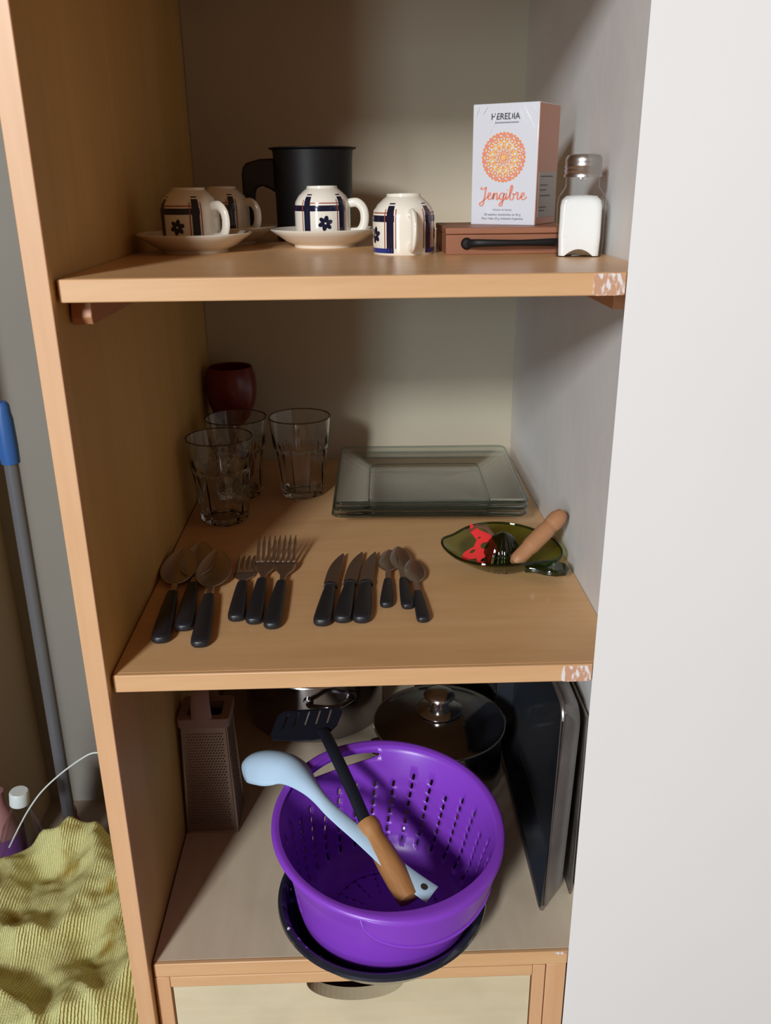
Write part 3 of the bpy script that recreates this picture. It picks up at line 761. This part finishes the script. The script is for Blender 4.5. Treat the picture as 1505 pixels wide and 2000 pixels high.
# ------------------------------------------------------------------ box grater
t = thing('box_grater', 'tall metal box grater with dusty pink plastic handle in the left corner', 'grater', (.037, .252, ZC))
bx, by, tx_, ty_, h = .0345, .032, .0300, .0235, .172
def gp(fx, fy, z):       # point on the tapered body
    s_ = z/h; return (fx*(bx+(tx_-bx)*s_), fy*(by+(ty_-by)*s_), z)
g = G(); v = [gp(x, y, z) for z in (0, h) for x, y in ((-1, -1), (1, -1), (1, 1), (-1, 1))]
g.add(v, [(0, 1, 5, 4), (1, 2, 6, 5), (2, 3, 7, 6), (3, 0, 4, 7)]); g.obj('body', 'grater', t, solid=.0012, smooth=False)
g = G()
for (sx, sy) in ((-1, -1), (1, -1), (1, 1), (-1, 1)): g.tube([gp(sx, sy, 0), gp(sx, sy, h)], .0018, 8)
g.tube([gp(x, y, .001) for x, y in ((-1, -1), (1, -1), (1, 1), (-1, 1))], .0016, 6, closed=True)
g.obj('corner_fold', 'grater', t)
g = G()
def bump(g, c, n_, r):
    c = Vector(c); n_ = Vector(n_).normalized(); a = n_.cross(Vector((0, 0, 1))).normalized(); b_ = n_.cross(a)
    base = [c+a*r*math.cos(u)+b_*r*math.sin(u) for u in (0, PI/2, PI, 3*PI/2)]
    k = [c+n_*r*.6+(p-c)*.55 for p in base]
    g.add(base+k, [(0, 1, 5, 4), (1, 2, 6, 5), (2, 3, 7, 6), (3, 0, 4, 7)], 0)
    g.add([c+n_*r*.62+(p-c)*.5 for p in base], [(0, 1, 2, 3)], 1)
for j in range(34):
    z = .016+j*.0043
    for i in range(13):
        x = -.78+1.56*(i+.5*(j % 2))/12.5; bump(g, Vector(gp(x, -1, z))+Vector((0, -.0008, 0)), (0, -1, .05), .00125)
    for i in range(7):
        y = -.7+1.4*(i+.5*(j % 2))/6.5; bump(g, Vector(gp(1, y, z))+Vector((.0008, 0, 0)), (1, 0, .05), .0016)
o = g.obj('grating_teeth', ['grater', 'grhole'], t, smooth=False); o['kind'] = 'stuff'
g = G(); z0 = h-.002
ringo = [(x, y) for x, y in rrect(.0695, .058, .005, 3)]; ringi = rrect(.046, .036, .004, 3)
n = len(ringo); v = [(x, y, z) for z in (z0, z0+.014) for P in (ringo, ringi) for x, y in P]; f = []
for i in range(n):
    j = (i+1) % n
    f += [(i, j, 2*n+j, 2*n+i), (n+i, 3*n+i, 3*n+j, n+j), (2*n+i, 2*n+j, 3*n+j, 3*n+i), (i, n+i, n+j, j)]
g.add(v, f); g.obj('top_frame', 'pinkplastic', t, bevel=.001)
hp = catmull([(-.001, -.0275, z0+.006), (-.0015, -.026, z0+.035), (-.001, -.020, z0+.055), (0, 0, z0+.064), (0, .020, z0+.055), (0, .0255, z0+.035), (0, .0255, z0+.006)], 5)
k = len(hp)
G().tube(hp, [(.0022, .0145-.0035*math.sin(PI*i/(k-1))) for i in range(k)], 12, up=(1, 0, 0)).obj('handle', 'pinkplastic', t)

# ------------------------------------------------------------------ pots
def pot_body(r, h): return [(0, 0), (r-.008, 0), (r-.002, .004), (r, .012), (r, h-.003), (r+.003, h), (r+.0005, h+.0012), (r-.002, h-.001), (r-.0025, .012), (r-.008, .003), (0, .003)]
t = thing('lidded_pot', 'polished steel pot with domed lid and round knob behind the colander', 'pot', (.364, .337, ZC))
G().lathe(pot_body(.094, .092), 72).obj('body', 'pot', t)
lid = G().lathe([(0, .1165), (.018, .1160), (.045, .1115), (.070, .1045), (.086, .0985), (.0925, .0955), (.0975, .0950), (.0985, .0938), (.097, .0925), (.091, .0925), (.07, .1), (0, .114)], 80).obj('lid', 'pot', t)
G().lathe([(0, .1165), (.0335, .1145), (.0345, .1160), (.033, .1175), (.022, .1215), (.014, .1245), (.0125, .130), (.016, .1335), (.0225, .1365), (.0235, .1395), (.0215, .1435), (.013, .1475), (0, .149)], 56).obj('knob', 'potrim', lid)
G().lathe([(.0960, .0947), (.0985, .0952), (.0992, .0938), (.0975, .0926)], 72).obj('rim_bead', 'potrim', lid)
for s_ in (-1, 1):
    a0 = d(200) if s_ < 0 else d(20)
    pts = catmull([Vector((.093*math.cos(a0+q_), .093*math.sin(a0+q_), .072))+Vector((math.cos(a0), math.sin(a0), 0))*e_ for q_, e_ in ((-.22, 0), (-.2, .010), (0, .017), (.2, .010), (.22, 0))], 6)
    G().tube(pts, .0032, 8).obj('loop_handle', 'potrim', t)
t = thing('large_pot', 'large open steel pot in the dark back left of the lowest shelf', 'pot', (.168, .532, ZC))
G().lathe(pot_body(.118, .107), 72).obj('body', 'pot', t)
G().lathe([(.1165, .107), (.1205, .1085), (.1215, .1068), (.118, .1055)], 72).obj('rim_bead', 'potrim', t)
for a0 in (d(-75), d(105)):
    pts = catmull([Vector((.117*math.cos(a0+q_), .117*math.sin(a0+q_), .080+zz_))+Vector((math.cos(a0), math.sin(a0), 0))*e_ for q_, e_, zz_ in ((-.30, 0, 0), (-.28, .012, .001), (0, .026, .004), (.28, .012, .001), (.30, 0, 0))], 7)
    g = G().tube(pts, .0042, 8)
    for q_ in (-.30, .30):
        c = Vector((.1185*math.cos(a0+q_), .1185*math.sin(a0+q_), .080)); g.tube([c, c+Vector((math.cos(a0+q_), math.sin(a0+q_), 0))*.004], .009, 12)
    g.obj('loop_handle', 'pot', t)
t = thing('small_pot', 'small steel saucepan with black handle at the back beside the baking tray', 'pot', (.412, .545, ZC))
G().lathe(pot_body(.072, .085), 64).obj('body', 'blackm', t)
G().lathe([(.0705, .0845), (.0745, .0862), (.0755, .0847), (.072, .083)], 64).obj('rim_bead', 'potrim', t)
pts = catmull([(.050, -.045, .060), (.058, -.056, .058), (.063, -.066, .052), (.064, -.072, .045)], 6)
G().tube(pts, [(.0075+.003*i/(len(pts)-1), .006) for i in range(len(pts))], 12).obj('handle', 'black', t)

# ------------------------------------------------------------------ roasting tray and baking sheet against the right wall
ty0, ty1, TH = .050, .455, .305
t = thing('roasting_tray', 'dark enamelled roasting tray standing on edge against the right wall', 'tray', (.4665, ty0, ZC), (0, d(1.6), 0))
L_ = ty1-ty0
def rr3(w_, h_, r, x): return [(x, L_/2+a, TH/2+b_) for a, b_ in rrect(w_, h_, r, 6)]
g = G(); loft(g, [rr3(L_-.010, TH-.010, .014, .001), rr3(L_-.018, TH-.018, .014, .004), rr3(L_-.045, TH-.045, .022, .0225), rr3(L_-.055, TH-.055, .02, .0245)], cap0=False)
g.obj('inside', 'tray', t, angle=60)
g = G(); loft(g, [rr3(L_-.010, TH-.010, .014, .0005), rr3(L_-.008, TH-.008, .014, .004), rr3(L_-.036, TH-.036, .022, .0255), rr3(L_-.05, TH-.05, .02, .0270)], cap0=False)
g.obj('outside', 'trayrim', t, angle=60)
G().tube([Vector(p) for p in rr3(L_-.006, TH-.006, .016, .001)], .0026, 8, closed=True).obj('rolled_rim', 'trayrim', t)
for yy, zz_ in ((.27, .20), (.36, .20), (.18, .20)):
    pass
t = thing('baking_sheet', 'stained aluminium baking sheet flat against the right wall behind the tray', 'tray', (.5100, .088, ZC), (0, d(.8), 0))
G().box(0, .0012, 0, .40, 0, .262).obj('sheet', 'sheet', t)
G().tube([(.0006, 0, .001), (.0006, 0, .262), (.0006, .40, .262), (.0006, .40, .001)], .0018, 8, closed=True).obj('rolled_rim', 'sheet', t)

# ------------------------------------------------------------------ enamel basin
bc = Vector((.270, .054, ZC))
t = thing('enamel_basin', 'black speckled enamel basin under the purple colander, overhanging the shelf edge', 'basin', bc)
G().lathe([(0, 0), (.086, 0), (.090, .002), (.105, .016), (.116, .036), (.1175, .040), (.1225, .0405), (.1258, .044), (.1250, .048), (.1205, .050), (.1165, .0475), (.1135, .0385), (.102, .019), (.088, .006), (0, .005)], 96).obj('bowl', 'speckle', t)

# ------------------------------------------------------------------ purple colander with real holes
cc = Vector((.2790, .0660, 0)); RZ = -.632
Rr = .1315; base_z = ZC+.0075
ctilt = (d(5.5), d(2.5))
t = thing('colander', 'purple plastic colander standing tilted in the black basin', 'colander', (cc.x-.004, cc.y-.008, base_z), (0, 0, 0))
Hh = RZ-base_z
def shear(x, y, z):          # the rim plane tips towards the viewer, the foot stays level
    s_ = max(0, z/Hh)
    return (x+.004*s_, y+.008*s_+0, z+s_*(y*math.tan(ctilt[0])-x*math.tan(ctilt[1])))
prof = [(.076, 0), (.088, .006), (.0955, .0125), (.1035, .028), (.1080, .045), (.1125, .072), (.1185, .100), (.1240, .1180), (.1270, .128), (.1295, Hh-.001), (Rr, Hh)]
def prof_r(z):
    for (r0, z0), (r1, z1) in zip(prof, prof[1:]):
        if z0 <= z <= z1: return r0+(r1-r0)*(z-z0)/(z1-z0)
    return prof[-1][0]
ncol = 30; fr_ = [0, .22, .425, .575, .78]; sub = len(fr_); na = ncol*sub
rows = [.024+.0113*i for i in range(8)]
zs = [(0, 0), (.008, 0), (.015, 0)]
for zr in rows: zs += [(zr-.0038, 1), (zr-.0022, 2), (zr+.0022, 2), (zr+.0038, 1)]
zs += [(.1165, 0), (.1195, 3), (.1275, 4), (Hh-.0005, 0)]
SL0, SL1 = 92, 141                       # the back left hand slot, degrees
def slot_s(a): q_ = (math.degrees(a) % 360-SL0)/(SL1-SL0); return q_ if 0 < q_ < 1 else None
def ang(i, z): return 2*PI*(i//sub+fr_[i % sub])/ncol-1.1*z
bm = bmesh.new(); grid = []
for z, kind in zs:
    r_ = prof_r(z); row = []
    for i in range(na):
        a = ang(i, z); k = i % sub
        if kind == 1 and k in (2, 3): a += (.035 if k == 2 else -.035)*2*PI/ncol
        zz = z; sl = slot_s(a)
        if sl is not None and kind == 3: zz = .1262-.0085*math.sin(PI*sl)**.6
        if sl is not None and kind == 4: zz = .1262+.0028*math.sin(PI*sl)**.6
        rz_ = prof_r(zz)
        row.append(bm.verts.new(shear(rz_*math.cos(a), rz_*math.sin(a), zz)))
    grid.append(row)
for j in range(len(zs)-1):
    for i in range(na):
        k = i % sub; col = i//sub; a = ang(i, zs[j][0]); am = math.degrees(a+.02) % 360
        ri = (j-3)//4
        if 3 <= j < 3+32 and (j-3) % 4 in (0, 1, 2) and k == 2 and (ri < (8 if col % 3 == 0 else 7 if col % 3 == 1 else 8)) and not (ri == 7 and 88 < am < 145) and not 207 < am < 345: continue
        if zs[j][1] == 3 and slot_s(a) is not None and slot_s(ang(i+1, 0)-1.1*zs[j][0]) is not None: continue
        bm.faces.new((grid[j][i], grid[j][(i+1) % na], grid[j+1][(i+1) % na], grid[j+1][i]))
me = bpy.data.meshes.new('wall')
rad = [.076*i/14 for i in range(15)]; prev = None
for k in range(14, 0, -1):
    row = grid[0] if k == 14 else [bm.verts.new((rad[k]*math.cos(ang(i, 0)), rad[k]*math.sin(ang(i, 0)), 0)) for i in range(na)]
    if prev:
        for i in range(na):
            if k % 2 == 0 and k >= 6 and (i % sub) == 2 and (i//sub) % (1 if k > 10 else 2) == 0: continue
            bm.faces.new((row[i], row[(i+1) % na], prev[(i+1) % na], prev[i]))
    prev = row
c0 = bm.verts.new((0, 0, 0))
for i in range(na): bm.faces.new((prev[i], prev[(i+1) % na], c0))
bmesh.ops.recalc_face_normals(bm, faces=bm.faces)
for f_ in bm.faces: f_.smooth = True
bm.to_mesh(me); bm.free(); me.materials.append(M['purple'])
o = link('bowl', me, t); md = o.modifiers.new('t', 'SOLIDIFY'); md.thickness = .0022; md.offset = 1
# broad rolled rim
g = G(); n = 120; v = []; f = []
rp = [(-.003, -.0005), (.001, .0006), (.0042, .0002), (.0058, -.0015), (.0062, -.0045), (.0050, -.0048), (.0044, -.0025), (.002, -.0015), (-.003, -.002)]
for i in range(n):
    a = 2*PI*i/n
    wid = 1+.9*max(0, math.cos(a-d(-62)))**6+.5*max(0, math.cos(a-d(118)))**6
    for dr, dz in rp: v.append(shear((Rr+dr*wid)*math.cos(a), (Rr+dr*wid)*math.sin(a), Hh+dz))
m_ = len(rp)
for i in range(n):
    for j in range(m_): f.append((i*m_+j, i*m_+(j+1) % m_, ((i+1) % n)*m_+(j+1) % m_, ((i+1) % n)*m_+j))
g.add(v, f); g.obj('rim', 'purple', t, angle=60)
# front grip: a curved apron hanging from the rim
g = G(); v = []; f = []; n = 28; rows_ = 8
for i in range(n+1):
    s_ = i/n; a = d(-106+80*s_)
    edge = math.sin(PI*min(1, max(0, s_)))**.35
    for j in range(rows_+1):
        q_ = j/rows_; z = Hh-.003-.044*q_*edge
        rr_ = Rr+.0095-.006*q_-.006*(1-edge); v.append(shear(max(rr_, prof_r(max(0, z))+.001)*math.cos(a), max(rr_, prof_r(max(0, z))+.001)*math.sin(a), z))
for i in range(n):
    for j in range(rows_): k = i*(rows_+1)+j; f.append((k, k+1, k+rows_+2, k+rows_+1))
g.add(v, f); g.tube([v[i*(rows_+1)+rows_] for i in range(n+1)], .0017, 8); g.obj('grip', 'purple', t, solid=.0012, angle=180)
G().lathe([(.066, -.004), (.069, -.004), (.0705, .001), (.067, .001)], 64).obj('foot_ring', 'purple', t)

# ------------------------------------------------------------------ slotted turner with wooden handle
E0 = Vector((.3010, -.014, -.6780)); E1 = Vector((.2520, .073, -.6400)); E2 = Vector((.2130, .162, -.6050)); E3 = Vector((.2010, .200, -.6060))
t = thing('slotted_turner', 'black slotted turner with turned wooden handle lying in the purple colander', 'turner', E0)
dv = (E1-E0)
o = G().lathe([(0, 0), (.0100, .0005), (.0132, .002), (.0140, .010), (.0148, .025), (.0150, .045), (.0138, .068), (.0125, .080), (.0122, .085), (.0140, .091), (.0145, dv.length-.008), (.0135, dv.length-.002), (.009, dv.length), (0, dv.length)], 32).obj('wooden_handle', 'handlewood', t, rot=dv.to_track_quat('Z', 'Y').to_euler())
pts = catmull([E1-(E1-E0)*.1-E0, E1-E0, (E1+E2)/2-E0+Vector((0, 0, .002)), E2-E0, E3-E0, Vector((.1965, .212, -.6085))-E0], 6)
G().tube(pts, [(.0082, .0042)]*len(pts), 12).obj('shaft', 'navyplastic', t)
# blade: a slotted plate, nearly level, seen from above
bl0 = Vector((.1755, .2395, -.6135)); 
u_ = Vector((.92, -.02, .13)).normalized(); v_ = Vector((.10, .93, .06)).normalized(); n_ = u_.cross(v_).normalized()
SC_ = .92
bm = bmesh.new()
out = [(-.053, -.018), (-.048, -.029), (-.020, -.040), (.012, -.046), (.031, -.043), (.046, -.014), (.050, .018), (.045, .026), (-.040, .034), (-.050, .026)]
eds = loop_pts(out)
for k in range(5):
    x0 = -.036+k*.0165; eds += loop_pts([(x0-.0012, -.010), (x0+.0022, -.0105), (x0+.0042, .022), (x0+.0008, .0225)])
bmesh.ops.triangle_fill(bm, edges=eds, use_beauty=True)
me = bpy.data.meshes.new('blade')
for vt in bm.verts:
    x, y = vt.co.x*SC_, vt.co.y*SC_; p = bl0-E0+u_*x+v_*y+n_*(.004*(1-(x/.05)**2)); vt.co = p
bmesh.ops.recalc_face_normals(bm, faces=bm.faces); bm.to_mesh(me); bm.free(); me.materials.append(M['navyplastic'])
o = link('slotted_blade', me, t); md = o.modifiers.new('t', 'SOLIDIFY'); md.thickness = .002

# ------------------------------------------------------------------ pale blue ladle, bowl turned down
A = Vector((.3255, -.014, -.6700))
t = thing('serving_ladle', 'pale blue plastic serving spoon lying face down across the colander rim', 'ladle', A)
path = catmull([A, Vector((.292, .010, -.6590)), Vector((.250, .048, -.6440)), Vector((.214, .0745, -.6270)), Vector((.184, .108, -.6135)), Vector((.158, .144, -.6130)), Vector((.131, .168, -.6210)), Vector((.1080, .186, -.6340)), Vector((.0930, .196, -.6480))], 10)
k = len(path); v = []; f = []; n = 18
hw = []
for i in range(k):
    s_ = i/(k-1)
    if s_ < .42: q_ = s_/.42; hw_ = .0125-.0045*q_
    elif s_ < .74: q_ = (s_-.42)/.32; q_ = q_*q_*(3-2*q_); hw_ = .008+.0225*q_
    else: q_ = (s_-.74)/.26; hw_ = .0305*max(.02, 1-q_**2)**.5
    hw.append(hw_)
for i, p in enumerate(path):
    tv = (path[min(i+1, k-1)]-path[max(i-1, 0)]).normalized()
    s_ = i/(k-1); side = tv.cross(Vector((0, -.15, 1))).normalized(); nn = side.cross(tv).normalized()
    depth = .0022 if s_ < .35 else .0022+.020*min(1, (s_-.35)/.3)*(hw[i]/.028)
    for j in range(n+1):
        x = -1+2*j/n
        v.append(p-A+side*hw[i]*x+nn*(depth*(1-abs(x)**2.2)-depth*.6))
for i in range(k-1):
    for j in range(n): q_ = i*(n+1)+j; f.append((q_, q_+1, q_+n+2, q_+n+1))
G().add(v, f).obj('spoon_body', 'whiteblue', t, solid=.0026, angle=180)
hd = (path[1]-path[0]).normalized(); sd = hd.cross(Vector((0, 0, 1))).normalized(); nn = sd.cross(hd).normalized()
hc = A+hd*.012-A
g = G(); cir = [hc+sd*.0036*math.cos(u*PI/8)+hd*.0042*math.sin(u*PI/8) for u in range(16)]
g.add([p+nn*.0030 for p in cir]+[p-nn*.0035 for p in cir], [tuple(range(16)), tuple(range(16, 32))]+[(i, (i+1) % 16, 16+(i+1) % 16, 16+i) for i in range(16)])
g.obj('hanging_hole', 'grhole', t)

# ------------------------------------------------------------------ left of the cabinet: broom stick, bottles, cloth on a bucket
def at_y(px, py, y):
    dd = F_+R_*((px-752.5)/1697.71)-U_*((py-1000)/1697.71); c = cam.matrix_world.translation
    return c+dd*((y-c.y)/dd.y)
t = thing('broomstick', 'grey metal broomstick with blue plastic grip standing in the left corner', 'broom', (-.328, .62, ZF))
G().tube([(0, 0, 0), (.006, 0, .955)], .0118, 20).obj('stick', 'greymetal', t)
G().lathe([(.0122, 0), (.0150, .001), (.0158, .03), (.0150, .075), (.0132, .085), (.0125, .098), (.009, .1035), (0, .1045)], 28, c=(.0058, 0, .945)).obj('grip', 'bluep', t)
G().box(-.065, .13, -.025, .025, 0, .05).obj('brush_head', 'bluep', t, bevel=.006)

bk = thing('bucket', 'violet bucket almost wholly covered by the yellow cloth', 'bucket', (-.228, .235, ZF))
G().lathe([(0, 0), (.130, 0), (.134, .004), (.168, .315), (.173, .318), (.173, .326), (.166, .327), (.160, .312), (.128, .006), (0, .005)], 56).obj('pail', 'bucket', bk)

# cloth: lies over the bucket, wrinkled, its front and sides hang down
nx, ny = 110, 130; v = []; f = []; uvs = []
def cloth_z(x, y):
    # centre line height over the bucket rim
    dx = (x+.228)/.19; dy = (y-.235)/.19; rr_ = math.hypot(dx, dy*.98)
    z = ZF+.350-max(0, rr_-.92)**1.35*.42
    return z
for j in range(ny+1):
    for i in range(nx+1):
        u = i/nx; w_ = j/ny
        x = -.475+.450*u; y = -.06+.505*w_
        x2 = min(x, -.0255)
        z = cloth_z(x, y)
        p3 = Vector((x*9, y*9, 0))
        fold = .024*noise.noise(p3*.8)+.012*noise.noise(p3*2.1+Vector((3, 1, 0)))+.005*noise.noise(p3*5)
        ridge = .022*(1-abs(noise.noise(Vector((x*13+y*6, y*5-x*4, 5)))*3.2))
        bulge = .020*math.exp(-((x+.12)**2/.004+(y-.395)**2/.003))+.016*math.exp(-((x+.25)**2/.0012+(y-.41)**2/.003))
        v.append((x2, y, z+fold+max(-.01, ridge)+bulge)); 
        uvs.append((x*6.2, y*6.2+z*4))
for j in range(ny):
    for i in range(nx): k = j*(nx+1)+i; f.append((k, k+1, k+nx+2, k+nx+1))
g = G().add(v, f); o = g.obj('floor_cloth', 'cloth', angle=180)
me = o.data; uvl = me.uv_layers.new(name='UVMap')
for lp in me.loops: uvl.data[lp.index].uv = uvs[lp.vertex_index]
md = o.modifiers.new('t', 'SOLIDIFY'); md.thickness = .004; md.offset = 1
tag(o, 'crumpled yellow ribbed cloth draped over the bucket at lower left', 'cloth')

o = G().box(-.495, -.300, .455, .560, ZF, ZF+.0545).obj('cardboard_box', 'crate', bevel=.003); tag(o, 'low brown box behind the yellow cloth', 'box')
t = thing('plastic_bottle', 'clear plastic bottle with milky screw cap behind the yellow cloth', 'bottle', (-.3920, .505, ZF+.0550), (0, d(6.0), 0))
G().lathe([(0, .004), (.02, 0), (.037, .003), (.040, .012), (.040, .18), (.038, .215), (.030, .250), (.019, .275), (.0135, .292), (.013, .308), (.0118, .308), (.0118, .292), (.018, .27), (.038, .18), (.0385, .012), (0, .008)], 36).obj('bottle_body', 'pet', t)
G().lathe([(0, .325), (.0145, .325), (.0165, .322), (.0168, .300), (.0150, .299), (0, .300)], 36).obj('cap', 'capw', t, bevel=0)
t = thing('pink_bottle', 'pink bottle with violet label at the left edge behind the clear bottle', 'bottle', (-.4520, .605, ZF))
G().lathe([(0, 0), (.034, 0), (.038, .006), (.038, .18), (.034, .22), (.020, .26), (.0155, .275), (.0155, .300), (0, .303)], 32).obj('bottle_body', 'pinkb', t)
G().lathe([(.0385, .09), (.0388, .09), (.0388, .21), (.0385, .21)], 32).obj('label_band', 'labelp', t)
t = thing('red_bottle', 'small red bottle between the clear bottle and the broomstick', 'bottle', (-.355, .70, ZF))
G().lathe([(0, 0), (.024, 0), (.027, .004), (.027, .11), (.02, .14), (.011, .155), (.011, .178), (0, .18)], 28).obj('bottle_body', 'redcup', t)
pts = catmull([at_y(196, 1470, .47), at_y(172, 1474, .47), at_y(125, 1506, .47), at_y(85, 1542, .465), at_y(60, 1575, .46), at_y(40, 1610, .46), at_y(18, 1655, .46)], 6)
o = G().tube(pts, .0014, 8).obj('cable', 'wire'); tag(o, 'thin white cable curving from the cabinet side to the clear bottle', 'cable')
